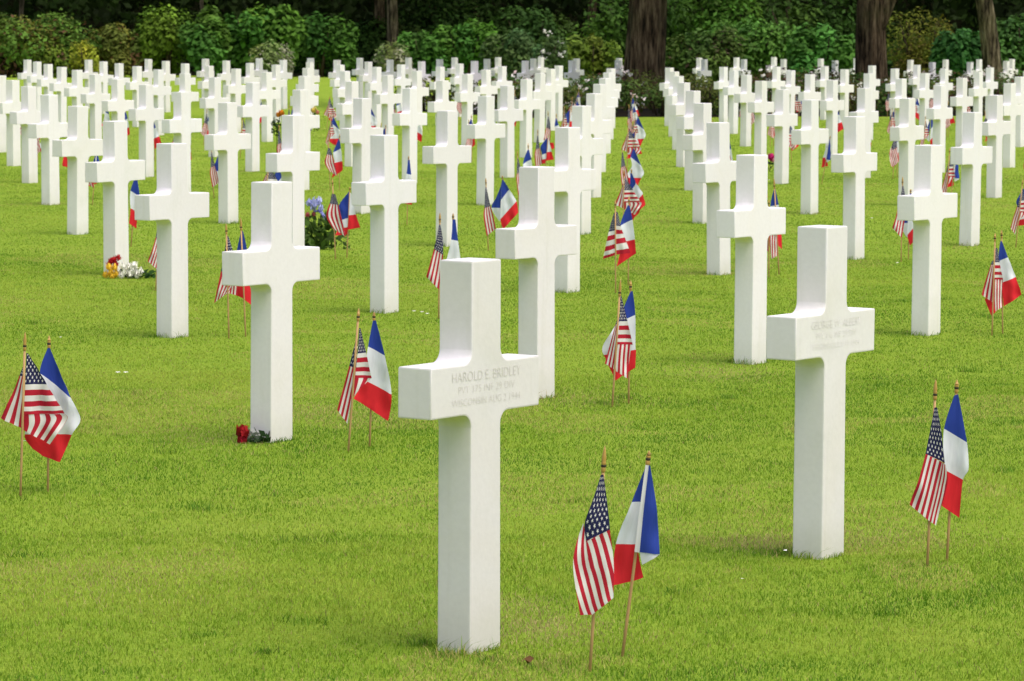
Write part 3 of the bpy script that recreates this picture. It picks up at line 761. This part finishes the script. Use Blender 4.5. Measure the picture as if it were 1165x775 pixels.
def make_shrub(name, label, cat, group, x, y, rx, ry, rz, base, n, size, seed, spread=.3, accent=None, aspect=.55, lobes=10, blossom=None):
    """all in cross-height units"""
    o = empty(name, (x*S, y*S, 0))
    p, k, dn = blob_points(n, rx, ry, rz, seed, lobes, normals=True)
    colr = tint(n, k, base, spread, seed+1)
    if accent is not None:
        r = np.random.default_rng(seed+5)
        for ac, share in accent:
            lob = r.random(k.max()+1) < share
            m = (lob[k] & (r.random(n) < .7)) | (r.random(n) < share*.25)
            colr[m] = np.array(ac)*r.uniform(.7, 1.3, (m.sum(), 1))
    vv, ff, cc2 = leaves(n, p*S, size*S, colr, aspect, .3, seed+2, facing=dn*1.5+np.array([0, -.25, .35]))
    link('foliage', mesh_np('foliage', vv, ff, M_LEAF, cc2), None, o)
    mb = MB(); r = random.Random(seed)
    for _ in range(6):
        a = r.random()*6.28; q = r.uniform(.25, .6)
        mb.add(tube_arrays([(0.08*rx*math.cos(a)*S, .08*ry*math.sin(a)*S, -.05), (q*.5*rx*math.cos(a)*S, q*.5*ry*math.sin(a)*S, rz*.4*S), (q*rx*math.cos(a)*S, q*ry*math.sin(a)*S, rz*.8*S)], [.03*S*rz, .02*S*rz, .008*S], 6))
    link('stem', mb.mesh('stem', M_STEM), None, o)
    if blossom is not None:
        bc, bn, bs = blossom
        r2 = np.random.default_rng(seed+9)
        pp, kk = blob_points(bn*4, rx*1.02, ry*1.02, rz*1.06, seed, lobes, 1.0)
        nc = max(3, bn//6); cen = pp[(pp[:, 1] < .3*ry)][:nc]
        idx = r2.integers(0, len(cen), bn)
        q = cen[idx]+r2.normal(0, bs*1.5, (bn, 3))
        # each blossom: five small petals
        qq = np.repeat(q, 5, 0)+r2.normal(0, bs*.35, (bn*5, 3))
        bcol = np.array([bc[z] for z in r2.integers(0, len(bc), bn)]); bcol = np.repeat(bcol, 5, 0)*r2.uniform(.85, 1.1, (bn*5, 1))
        vv, ff, cc2 = leaves(bn*5, qq*S, bs*S, bcol, .9, .1, seed+11, facing=np.array([0, -.8, .3]))
        link('blossoms', mesh_np('blossoms', vv, ff, M_PETAL, cc2), None, o)
    return prop(o, label, cat, group)

def ztop(py, Y):   # height (cross units) of picture row py at distance Y
    d = ray(582, py); return H+d[2]/d[1]*Y

G = 'shrubs along the edge of the wood'
def shrub_px(x0, x1, ytop, Y, label, base, seed, name='shrub', n=2600, size=.17, **kw):
    xa, xb = at_depth(x0, Y), at_depth(x1, Y); rz = ztop(ytop, Y)
    return make_shrub(name, label, 'shrub', G, (xa+xb)/2, Y, (xb-xa)/2*1.28, max(.9, (xb-xa)/2*.9), rz*1.0, base, int(n*1.25), size*1.08, seed, **kw)
shrub_px(-60, 62, 17, 126, 'wide green hedge shrub at the far left corner of the lawn', (.055, .085, .018), 101, n=4200, size=.16, accent=[((.11, .06, .03), .18), ((.12, .13, .02), .2)], lobes=16)
shrub_px(14, 110, 17, 127, 'bushy green shrub with reddish patches, second from the left edge', (.050, .085, .02), 102, n=4200, size=.16, accent=[((.12, .06, .03), .2), ((.13, .14, .025), .18)], lobes=16)
shrub_px(82, 112, 48, 122, 'small yellow-green shrub in front of the left hedge', (.16, .16, .025), 103, n=900, size=.13)
shrub_px(104, 168, 28, 128, 'brownish olive shrub between two green ones on the left', (.085, .085, .025), 104, accent=[((.12, .07, .025), .3)])
shrub_px(160, 220, 4, 128, 'tall bright yellow-green shrub on the left', (.082, .125, .020), 105, n=3200)
shrub_px(205, 262, 14, 127, 'broad-leaved blue-green shrub on the left', (.045, .09, .022), 106, size=.22, aspect=.75)
shrub_px(250, 336, 4, 129, 'large leafy green shrub left of the twin trunks', (.045, .10, .022), 107, n=3600, size=.22, aspect=.7, lobes=14)
shrub_px(325, 400, 14, 131, 'dark green shrub left of the twin trunks', (.032, .070, .016), 108, n=3000, size=.2)
shrub_px(286, 332, 46, 122, 'low pale shrub with cream-edged leaves, left of centre', (.10, .12, .06), 109, n=1300, size=.13, accent=[((.32, .32, .22), .35)])
shrub_px(428, 464, 44, 122, 'low pale shrub at the foot of the twin trunks', (.11, .13, .065), 110, n=1200, size=.13, accent=[((.30, .30, .2), .3)])
shrub_px(452, 506, 34, 124, 'rounded green shrub right of the twin trunks', (.045, .10, .025), 111, size=.19)
shrub_px(494, 560, 26, 124, 'bright green leafy shrub in the centre background', (.055, .12, .025), 112, n=3200, size=.19)
shrub_px(552, 612, 34, 122, 'dull grey-green shrub behind the white roses', (.045, .07, .035), 113, n=2800, size=.15)
shrub_px(604, 642, 38, 104, 'flowering shrub dotted with small white blossoms', (.05, .075, .035), 114, n=2000, size=.13, blossom=([(.7, .7, .66), (.75, .72, .68)], 90, .07))
shrub_px(640, 705, 38, 108, 'yellowish green shrub left of the thick trunk', (.075, .10, .02), 115, n=2600, size=.16)
shrub_px(560, 650, 8, 132, 'tall dark green shrub left of the thick trunk', (.03, .055, .016), 116, n=3400, size=.19)
shrub_px(755, 830, 30, 112, 'dark mixed shrub right of the thick trunk', (.042, .065, .02), 117, n=3000, size=.17, accent=[((.07, .05, .03), .2)])
shrub_px(808, 900, 18, 116, 'wide green shrub between the two thick trunks', (.05, .095, .025), 118, n=3800, size=.17, lobes=14)
shrub_px(900, 970, 24, 110, 'glossy bright green shrub left of the furrowed trunk', (.048, .115, .032), 119, n=2800, size=.19, aspect=.7)
shrub_px(1004, 1080, 2, 108, 'feathery olive-brown shrub right of the furrowed trunk', (.10, .095, .02), 120, n=4200, size=.12, aspect=.3, accent=[((.14, .11, .03), .3)])
shrub_px(1062, 1122, 28, 104, 'holly-like dark glossy shrub before the leaning trunk', (.035, .095, .035), 121, n=2800, size=.17, aspect=.65)
shrub_px(1112, 1200, 12, 116, 'dark green shrub at the right edge behind the leaning trunk', (.035, .075, .025), 122, n=3400, size=.18)
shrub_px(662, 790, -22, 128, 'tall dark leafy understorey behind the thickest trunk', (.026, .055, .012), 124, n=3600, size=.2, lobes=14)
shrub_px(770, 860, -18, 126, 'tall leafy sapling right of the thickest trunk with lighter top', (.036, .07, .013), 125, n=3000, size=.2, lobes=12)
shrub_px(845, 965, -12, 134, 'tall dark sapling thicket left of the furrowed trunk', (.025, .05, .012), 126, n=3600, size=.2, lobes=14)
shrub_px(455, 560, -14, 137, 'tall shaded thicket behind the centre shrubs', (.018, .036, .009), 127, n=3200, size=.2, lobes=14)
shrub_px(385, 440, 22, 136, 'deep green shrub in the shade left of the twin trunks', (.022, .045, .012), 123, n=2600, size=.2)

rf = np.random.default_rng(31)
FILL = [('at the far left, behind the hedge', 20), ('behind the brownish olive shrub', 140), ('behind the blue-green shrub', 232), ('behind the large leafy shrub', 300), ('left of the twin trunks', 372), ('right behind the twin trunks', 470), ('behind the bright green centre shrub', 528), ('behind the grey-green shrub', 590), ('behind the yellowish shrub', 655), ('right of the thickest trunk', 800), ('behind the wide green shrub', 870), ('left of the furrowed trunk', 945), ('behind the olive-brown shrub', 1045), ('at the right edge behind the leaning trunk', 1150)]
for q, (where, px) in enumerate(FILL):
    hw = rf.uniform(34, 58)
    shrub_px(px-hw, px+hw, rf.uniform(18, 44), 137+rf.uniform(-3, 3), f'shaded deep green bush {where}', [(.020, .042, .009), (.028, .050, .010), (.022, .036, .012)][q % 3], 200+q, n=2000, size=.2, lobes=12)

# rose bed: a strip of soil and the bushes that divide the lawn
BED = np.array([2.1, 73.2]); BDIR = np.array([10.0, 4.0])/math.hypot(10, 4); BN = np.array([-BDIR[1], BDIR[0]])
def bed_mesh():
    L = [];
    for s_ in np.linspace(-3.3, 15.5, 40):
        for w in (-3.0, 4.2):
            p = BED+BDIR*s_+BN*(w+.25*math.sin(s_*1.9+w)); L.append((p[0]*S, p[1]*S, .006))
    ff = [(2*i, 2*i+2, 2*i+3, 2*i+1) for i in range(39)]
    return mesh_np('flower_bed', L, ff, M_SOIL)
prop(link('flower_bed', bed_mesh()), 'strip of dark soil under the rose bushes', None, None, 'structure')
rb = np.random.default_rng(55)
ROSE_WORDS_C = [([(.72, .70, .67), (.75, .66, .64)], 'white'), ([(.70, .55, .54), (.74, .68, .66)], 'pale pink'), ([(.74, .72, .66)], 'cream')]
nb = 0
for row, (w, n_) in enumerate(((-2.1, 20), (.1, 17), (2.4, 16))):
    for q in range(n_):
        s_ = -2.9+18.0*(q+.5*(row % 2))/n_+rb.normal(0, .15)
        p = BED+BDIR*s_+BN*(w+rb.normal(0, .25))
        x, y = project((*p, .4))
        if x > 1200: continue
        if any(np.hypot(*(p-np.array(t))) < .75 for t in ((at_depth(730, 79), 79), (at_depth(988, 77.5), 77.5))): continue
        cols, word = ROSE_WORDS_C[rb.integers(3)]
        hgt = (.74, .84, .88)[row]*rb.uniform(.85, 1.15)
        if x < 600: hgt *= .8
        place = ['front', 'middle', 'back'][row]
        make_shrub('rose_bush', f'rose bush with {word} blooms, {ORD[q+1]} from left in the {place} row of bed', 'rose bush', 'rose bushes in the bed across the lawn',
                   p[0], p[1], rb.uniform(.62, .85), rb.uniform(.6, .8), hgt, [(.045, .055, .018), (.055, .055, .022), (.035, .06, .02)][rb.integers(3)], 900, .085, 300+nb, spread=.35,
                   accent=[((.085, .04, .028), .18), ((.10, .10, .03), .12)], blossom=(cols, int(rb.integers(6, 14))+(10 if row == 2 else 0), .055), lobes=8)
        nb += 1

# trees --------------------------------------------------------------
def make_tree(name, label, px, Y, wpx, lean, hgt, crown_r, bark, seed, limbs=(), twin=None, crown_z=None, zfork=None):
    """px: picture column of the foot, wpx: trunk width in picture pixels"""
    x = at_depth(px, Y); r0 = wpx/2*Y/F
    o = empty(name, (x*S, Y*S, 0)); r = random.Random(seed)
    ph = [r.random()*6.28 for _ in range(4)]
    jit = lambda i, th: .08*math.sin(5*th+ph[0]+i*.15)+.06*math.sin(9*th+ph[1]-i*.2)+.04*math.sin(16*th+ph[2]+i*.5)
    mb = MB()
    zs = [-.3, 0, .15, .4, .8, 1.4, 2.0, 2.7, 3.5, 4.6, 6.0, hgt]
    rad = [r0*(1.65 if z < .05 else 1.32 if z < .2 else 1.12 if z < .5 else 1.0)*(1-.055*max(z, 0)) for z in zs]
    pts = [(S*(lean*max(z, 0)+.04*math.sin(z*1.1+ph[3])*min(1, max(z, 0))), S*.03*math.sin(z+ph[0]), S*z) for z in zs]
    mb.add(tube_arrays(pts, [max(.05, q)*S for q in rad], 40, True, jit))
    for (z0, dx, dz, rr) in limbs:
        b = np.array([lean*z0, 0, z0]); ps = [b+np.array([dx*t, -.1*t*dx, dz*t+.25*t*t]) for t in (0, .3, .6, 1.0)]
        mb.add(tube_arrays([tuple(q*S) for q in ps], [rr*S*r0, rr*.8*S*r0, rr*.62*S*r0, rr*.4*S*r0], 18))
    for _ in range(6):
        z0 = r.uniform(4.5, hgt-.5); a = r.random()*6.28; Lq = crown_r*.75
        ps = [np.array([lean*z0+math.cos(a)*Lq*t, math.sin(a)*Lq*t, z0+Lq*.6*t]) for t in (0, .35, .7, 1)]
        mb.add(tube_arrays([tuple(q*S) for q in ps], [r0*.4*S, r0*.3*S, r0*.2*S, .03*S], 7))
    link('trunk', mb.mesh('trunk', bark), None, o)
    n = 2600; p, k = blob_points(n, crown_r, crown_r, hgt*.75, seed, 14, .5)
    p[:, 2] += (crown_z or 5.6); p[:, 0] += lean*hgt*.8
    colr = tint(n, k, (.035, .07, .015), .35, seed+1)
    vv, ff, cc2 = leaves(n, p*S, .55*S, colr, .7, .2, seed+2)
    link('crown', mesh_np('crown', vv, ff, M_LEAF, cc2), None, o)
    return prop(o, label, 'tree', 'trees at the edge of the wood')
make_tree('tree', 'tree with the thickest dark trunk, behind the end of the aisle', 731, 79, 47, .015, 12, 6.5, M_BARK, 401)
make_tree('tree', 'tree with a furrowed brown trunk and a limb forking right', 988, 77.5, 35, .01, 12, 6.0, M_BARK, 402, limbs=((1.55, .75, 1.5, .62),))
make_tree('tree', 'tree with a smooth trunk leaning left at the right edge', 1131, 99, 21, -.16, 11, 5.5, M_BARK_GREY, 403)
make_tree('tree', 'tree with a pale slim trunk, right one of the twin trunks', 445, 134, 13, .01, 12, 6.0, M_BARK_GREY, 404)
make_tree('tree', 'tree with a dark slim trunk, left one of the twin trunks', 431, 136, 13, -.01, 12, 6.0, M_BARK, 405)
make_tree('tree', 'tree with a thin dark trunk above the centre shrubs', 541, 140, 9, .0, 11, 5.5, M_BARK, 406)
make_tree('tree', 'tree with a thin trunk left of the thickest trunk', 671, 141, 10, .01, 12, 5.5, M_BARK, 407)
make_tree('tree', 'thin pale tree trunk above the blue-green shrub', 231, 138, 5, .0, 10, 5.0, M_BARK_GREY, 408)
make_tree('tree', 'thin slanting tree trunk above the far left hedge', 18, 142, 6, .10, 10, 5.0, M_BARK_GREY, 409)
make_tree('tree', 'thin dark trunk above the shrub between the thick trunks', 893, 140, 7, .02, 11, 5.5, M_BARK, 410)

# the wood behind, which reads as one dark mass, and an added dark slope that blocks the sky
def wood():
    r = np.random.default_rng(77)
    P, C, Z = [], [], []
    def add(n, x0, x1, y0, y1, z0, z1, size, base):
        p = np.stack([r.uniform(x0, x1, n), r.uniform(y0, y1, n), r.uniform(z0, z1, n)], 1)
        v = .45+1.1*vnoise(p[:, 0]+100, p[:, 2]*1.3+p[:, 1]*.3+100, .55, 31)
        c = np.array(base)[None]*v[:, None]*r.uniform(.6, 1.4, (n, 1))
        P.append(p); C.append(c); Z.append(np.full((n, 1), size))
    add(14000, -34, 34, 144, 158, 0, 6, .34, (.034, .068, .012))
    add(11000, -36, 36, 150, 168, 2, 13, .80, (.028, .052, .012))
    add(8000, -42, 42, 132, 172, 8.5, 13.5, 1.15, (.025, .045, .012))  # overhead leaf layer out of view, added to block the sky and darken the wood
    p = np.concatenate(P); cc2 = np.concatenate(C); z = np.concatenate(Z); n = len(p)
    vv, ff, cl = leaves(n, p*S, 1.0, cc2, .7, .2, 78)
    vv = (vv.reshape(n, 4, 3)-(p*S)[:, None])*(z[:, None]*S)+(p*S)[:, None]
    return mesh_np('wood', vv.reshape(-1, 3), ff, M_LEAF, cl)
prop(link('wood', wood()), 'dark wood closing off the background behind the shrubs', 'wood', None, 'stuff')
def sky_backing():  # slope added as a dark backing so no sky leaks through the leaves
    xs = np.linspace(-120, 120, 60); L = []
    prof = [(133, .008), (146, .25), (165, 2.5), (172, 16), (185, 26), (230, 27)]
    for y, z in prof:
        for x in xs: L.append((x*S, (y+1.2*math.sin(x*.35))*S, z*S*(1 if z < .1 else 1+.12*math.sin(x*.21+y))))
    k = len(xs); ff = [(a*k+b, a*k+b+1, (a+1)*k+b+1, (a+1)*k+b) for a in range(len(prof)-1) for b in range(k-1)]
    return mesh_np('backing_slope', L, ff, plain('dark_backing', (.012, .014, .006), .95, .02), smooth=True)
prop(link('backing_slope', sky_backing()), 'added dark backing behind the wood that blocks the sky', None, None, 'structure')

# ------------------------------------------------------------------ flowers at the crosses
def bloom(center, rad, petals, colr, seed, wr=(.28, .44)):
    """a loose ball of overlapping cupped petals (metres); returns verts, faces, colours"""
    r = np.random.default_rng(seed); vs, fs, cs = [], [], []
    c = np.array(center); n = petals*5
    for k in range(n):
        z = 1-1.75*(k+.5)/n; a = k*2.39996+r.normal(0, .15); q = math.sqrt(max(0, 1-z*z))
        d = np.array([q*math.cos(a), q*math.sin(a), z])
        t = np.cross(d, [0, 0, 1.0]) if abs(z) < .95 else np.cross(d, [1.0, 0, 0]); t /= np.linalg.norm(t); b = np.cross(t, d)
        R0 = rad*r.uniform(.45, .95); w = rad*r.uniform(*wr); h = rad*r.uniform(.45, .75); fl = r.uniform(.05, .6); b0 = len(vs)
        for (u_, v_, o_) in ((-.7, -1, -.15), (.7, -1, -.15), (1, .1, 0), (.55, .9, fl*.7), (0, 1.15, fl), (-.55, .9, fl*.7), (-1, .1, 0), (0, 0, -.06)):
            vs.append(c+d*R0*(1+o_+r.normal(0, .04))+t*w*u_+b*h*v_)
        fs += [(b0+7, b0+e, b0+(e+1) % 7) for e in range(7)]
        cs += [np.array(colr)*r.uniform(.55, 1.25)]*8
    return vs, fs, cs
def blooms(name, items, parent, wr=(.28, .44)):
    V_, F_, C_ = [], [], []
    for n, (p, rad, pet, colr) in enumerate(items):
        v, f, cc2 = bloom(p, rad, pet, colr, 900+n*7+len(name), wr); b = len(V_)
        V_ += v; F_ += [tuple(b+i for i in q) for q in f]; C_ += cc2
    return link(name, mesh_np(name, np.array(V_), F_, M_PETAL, np.array(C_), smooth=True), None, parent)
def leafset(name, n, box, size, colr, seed, parent, aspect=.35, droop=0.0):
    r = np.random.default_rng(seed); (x0, x1), (y0, y1), (z0, z1) = box
    p = np.stack([r.uniform(x0, x1, n), r.uniform(y0, y1, n), r.uniform(z0, z1, n)], 1)
    cc2 = np.array(colr)[None]*r.uniform(.6, 1.4, (n, 1))
    vv, ff, cl = leaves(n, p, size, cc2, aspect, .1, seed)
    vv[:, 2] = np.maximum(vv[:, 2], .004)
    return link(name, mesh_np(name, vv, ff, M_LEAF, cl), None, parent)
def mm(px, py, ref):   # picture point -> local metres (x, z) at the distance of the object
    gx, gy = ref['g']; zc = gy*math.cos(PIT)+H*math.sin(PIT); k = zc/F*S
    return (px-ref['px'])*k, (ref['py']-py)*k
def holder(name, px, py, label, cat):
    g = ground_at(px, py); o = empty(name, (g[0]*S, g[1]*S, 0)); prop(o, label, cat)
    return o, dict(px=px, py=py, g=g)
R_RED, R_YEL, R_WHI = (.50, .012, .018), (.92, .60, .05), (.95, .93, .86)
# bouquet lying before the third cross on the left
o, ref = holder('flower_bouquet', 142, 317, 'bouquet of red, yellow and white flowers lying at the foot of a cross', 'bouquet')
pk = lambda px, py, dy=0: (mm(px, py, ref)[0], dy, max(.012, mm(px, py, ref)[1]))
blooms('red_blooms', [(pk(x, y, .03), .022, 6, R_RED) for x, y in ((124, 301), (129, 297), (134, 294), (131, 301), (126, 297))], o, (.14, .28))
blooms('yellow_blooms', [(pk(x, y, -.01), .024, 6, R_YEL) for x, y in ((120, 313), (126, 310), (131, 305), (124, 304), (132, 312), (128, 315))], o, (.12, .24))
blooms('white_blooms', [(pk(x, y, -.01), .027, 7, R_WHI) for x, y in ((138, 313), (143, 309), (140, 303), (148, 312), (152, 308), (156, 313), (160, 310), (147, 304), (153, 302))], o, (.10, .2))
leafset('leaves', 60, ((pk(136, 305)[0], pk(176, 305)[0]), (-.02, .06), (.005, .055)), .06, (.035, .09, .02), 51, o)
mb = MB()
for k in range(5): mb.add(tube_arrays([pk(140, 310+k, .01), pk(158, 309, .01+.008*k), (pk(178+k, 308)[0], .02+.01*k, .012)], [.003]*3, 5))
link('stem', mb.mesh('stem', M_STEMGREEN), None, o)
# red roses at the left foot of the second-line cross
o, ref = holder('rose_bouquet', 287, 504, 'two dark red roses in clear wrapping lying against a cross', 'bouquet')
blooms('bloom', [(pk(276.5, 492, -.01), .030, 5, (.33, .008, .012)), (pk(276, 490, -.005), .020, 5, (.42, .01, .016))], o)
blooms('bloom', [(pk(276, 502, -.02), .022, 5, (.42, .012, .03))], o)
leafset('leaves', 34, ((pk(281, 500)[0], pk(305, 500)[0]), (-.03, .02), (.006, .045)), .05, (.03, .07, .02), 52, o, .5)
wr = np.array([pk(281, 500, -.02), pk(283, 486, .0), pk(297, 492, .02), pk(304, 503, .03), pk(294, 505, -.02)])
mb = MB(); mb.add((list(wr)+[tuple(wr.mean(0)+np.array([0, -.03, .02]))], [(0, 1, 5), (1, 2, 5), (2, 3, 5), (3, 4, 5), (4, 0, 5)]))
def cello():
    m, nt, b = new_mat('clear_wrapping'); b.inputs['Base Color'].default_value = (.85, .88, .82, 1); b.inputs['Roughness'].default_value = .15
    b.inputs['Alpha'].default_value = .16; return m
link('wrapping', mb.mesh('wrapping', cello(), smooth=False), None, o)
mb = MB(); mb.add(tube_arrays([pk(278, 494, 0), pk(290, 500, .01), pk(303, 504, .02)], [.0035]*3, 6)); mb.add(tube_arrays([pk(278, 502, 0), pk(292, 503, .0), pk(302, 505, .01)], [.0035]*3, 6))
link('stem', mb.mesh('stem', M_STEMGREEN), None, o)
# leafy bunch with a purple iris
o, ref = holder('flower_arrangement', 366, 284, 'leafy green bunch with one pale purple iris and pink buds', 'flowers')
def iris(center, r0, seed):
    r = np.random.default_rng(seed); vs, fs, cs = [], [], []
    c = np.array(center)
    for k in range(9):
        a = k*2.1+r.normal(0, .3); up = (k % 3 != 0); Lq = r0*r.uniform(.8, 1.2); d = np.array([math.cos(a), math.sin(a)*.6, 0]); t = np.array([-d[1], d[0], .25])
        b0 = len(vs); tone = np.array([(.30, .32, .70), (.44, .46, .80), (.52, .52, .82)][k % 3])*r.uniform(.85, 1.1)
        for q, w, z in ((0, .10, 0), (.35, .34, .30), (.7, .46, .42), (1.0, .30, .30), (1.15, .05, .12)):
            zz = z*1.7 if up else z*.8-q*q*.75
            for e in (-1, 0, 1): vs.append(c+d*Lq*q*(.55 if up else 1)+t*r0*w*e+np.array([0, 0, Lq*(zz+.08*abs(e)+r.normal(0, .03))]))
        for q in range(4):
            for e in range(2):
                i_ = b0+q*3+e; fs.append((i_, i_+1, i_+4, i_+3))
        cs += [tone]*15
    return mesh_np('iris_bloom', np.array(vs), fs, M_PETAL, np.array(cs), smooth=True)
link('iris_bloom', iris(pk(358, 242, -.01), .070, 5), None, o)
blooms('iris_bloom', [(pk(358, 232, -.02), .040, 5, (.46, .48, .82)), (pk(363, 229, -.01), .030, 4, (.52, .54, .86)), (pk(352, 231, .0), .030, 4, (.44, .46, .80)), (pk(365, 237, -.02), .026, 4, (.48, .50, .84))], o, (.16, .34))
blooms('pink_bud', [(pk(350, 245, 0), .020, 5, (.62, .12, .14)), (pk(357, 244, 0), .018, 5, (.60, .14, .16))], o)
leafset('leaves', 170, ((pk(344, 260)[0], pk(378, 260)[0]), (-.06, .06), (pk(350, 281)[2], pk(350, 246)[2])), .08, (.085, .15, .03), 53, o, .5)
leafset('leaves', 60, ((pk(366, 260)[0], pk(398, 260)[0]), (-.05, .05), (pk(350, 284)[2], pk(350, 262)[2])), .055, (.075, .14, .03), 54, o, .45)
mb = MB()
for k in range(8): mb.add(tube_arrays([(pk(362+k, 284)[0], .01*(k-4), -.01), pk(356+k*2, 262, .01*(k-4)), pk(350+k*4, 246+k*2, .012*(k-4))], [.004, .0035, .002], 5))
mb.add(tube_arrays([pk(362, 283, 0), pk(359, 255, 0), pk(358, 237, 0)], [.004]*3, 5))
link('stem', mb.mesh('stem', M_STEMGREEN), None, o)
# small bunches further back
o, ref = holder('flower_bunch', 315, 174, 'tall orange flower bunch standing behind a cross on the left', 'flowers')
blooms('bloom', [(pk(320, 129, 0), .042, 6, (.75, .25, .02)), (pk(316, 131, .02), .032, 6, (.78, .32, .03))], o)
leafset('leaves', 60, ((pk(309, 140)[0], pk(319, 140)[0]), (-.03, .03), (pk(309, 155)[2], pk(309, 134)[2])), .07, (.03, .06, .015), 55, o)
mb = MB(); mb.add(tube_arrays([(0, 0, -.01), pk(315, 150, 0), pk(319, 130, 0)], [.006]*3, 5)); link('stem', mb.mesh('stem', M_STEMGREEN), None, o)
o, ref = holder('flower_bunch', 358, 150, 'small yellow and pink flower bunch between two lines of crosses', 'flowers')
blooms('bloom', [(pk(356, 126, 0), .042, 6, (.70, .55, .10)), (pk(361, 128, 0), .035, 6, (.65, .25, .20)), (pk(358, 124, .02), .035, 6, (.72, .62, .2))], o)
leafset('leaves', 50, ((pk(353, 140)[0], pk(363, 140)[0]), (-.04, .04), (.02, pk(353, 128)[2])), .07, (.03, .07, .015), 56, o)
mb = MB(); mb.add(tube_arrays([(0, 0, -.01), pk(358, 140, 0), pk(358, 127, 0)], [.006]*3, 5)); link('stem', mb.mesh('stem', M_STEMGREEN), None, o)
o, ref = holder('flower_bunch', 876, 196, 'small magenta flower bunch on the right half of the lawn', 'flowers')
blooms('bloom', [(pk(877, 179, 0), .045, 6, (.60, .02, .20)), (pk(879, 182, 0), .03, 6, (.72, .35, .45))], o)
leafset('leaves', 30, ((pk(872, 190)[0], pk(880, 190)[0]), (-.03, .03), (.02, pk(872, 183)[2])), .05, (.03, .07, .015), 57, o)
mb = MB(); mb.add(tube_arrays([(0, 0, -.01), pk(876, 188, 0), pk(877, 180, 0)], [.005]*3, 5)); link('stem', mb.mesh('stem', M_STEMGREEN), None, o)
# curled dead leaf in the near grass
g = ground_at(600, 761); mb = MB()
mb.add(([(-.016, 0, .016), (-.007, -.009, .026), (.007, -.007, .018), (.018, .003, .028), (.006, .009, .034), (-.008, .008, .026), (0, 0, .014)], [(0, 1, 6, 5), (1, 2, 6), (2, 3, 4, 6), (6, 4, 5)]))
dl = link('dead_leaf', mb.mesh('dead_leaf', plain('dead_leaf_brown', (.12, .06, .025), .8, .1)), None, None, (g[0]*S, g[1]*S, 0))
prop(dl, 'curled brown dead leaf in the nearest grass', 'leaf')
print('cells', len(cells), 'objects', len(bpy.data.objects))
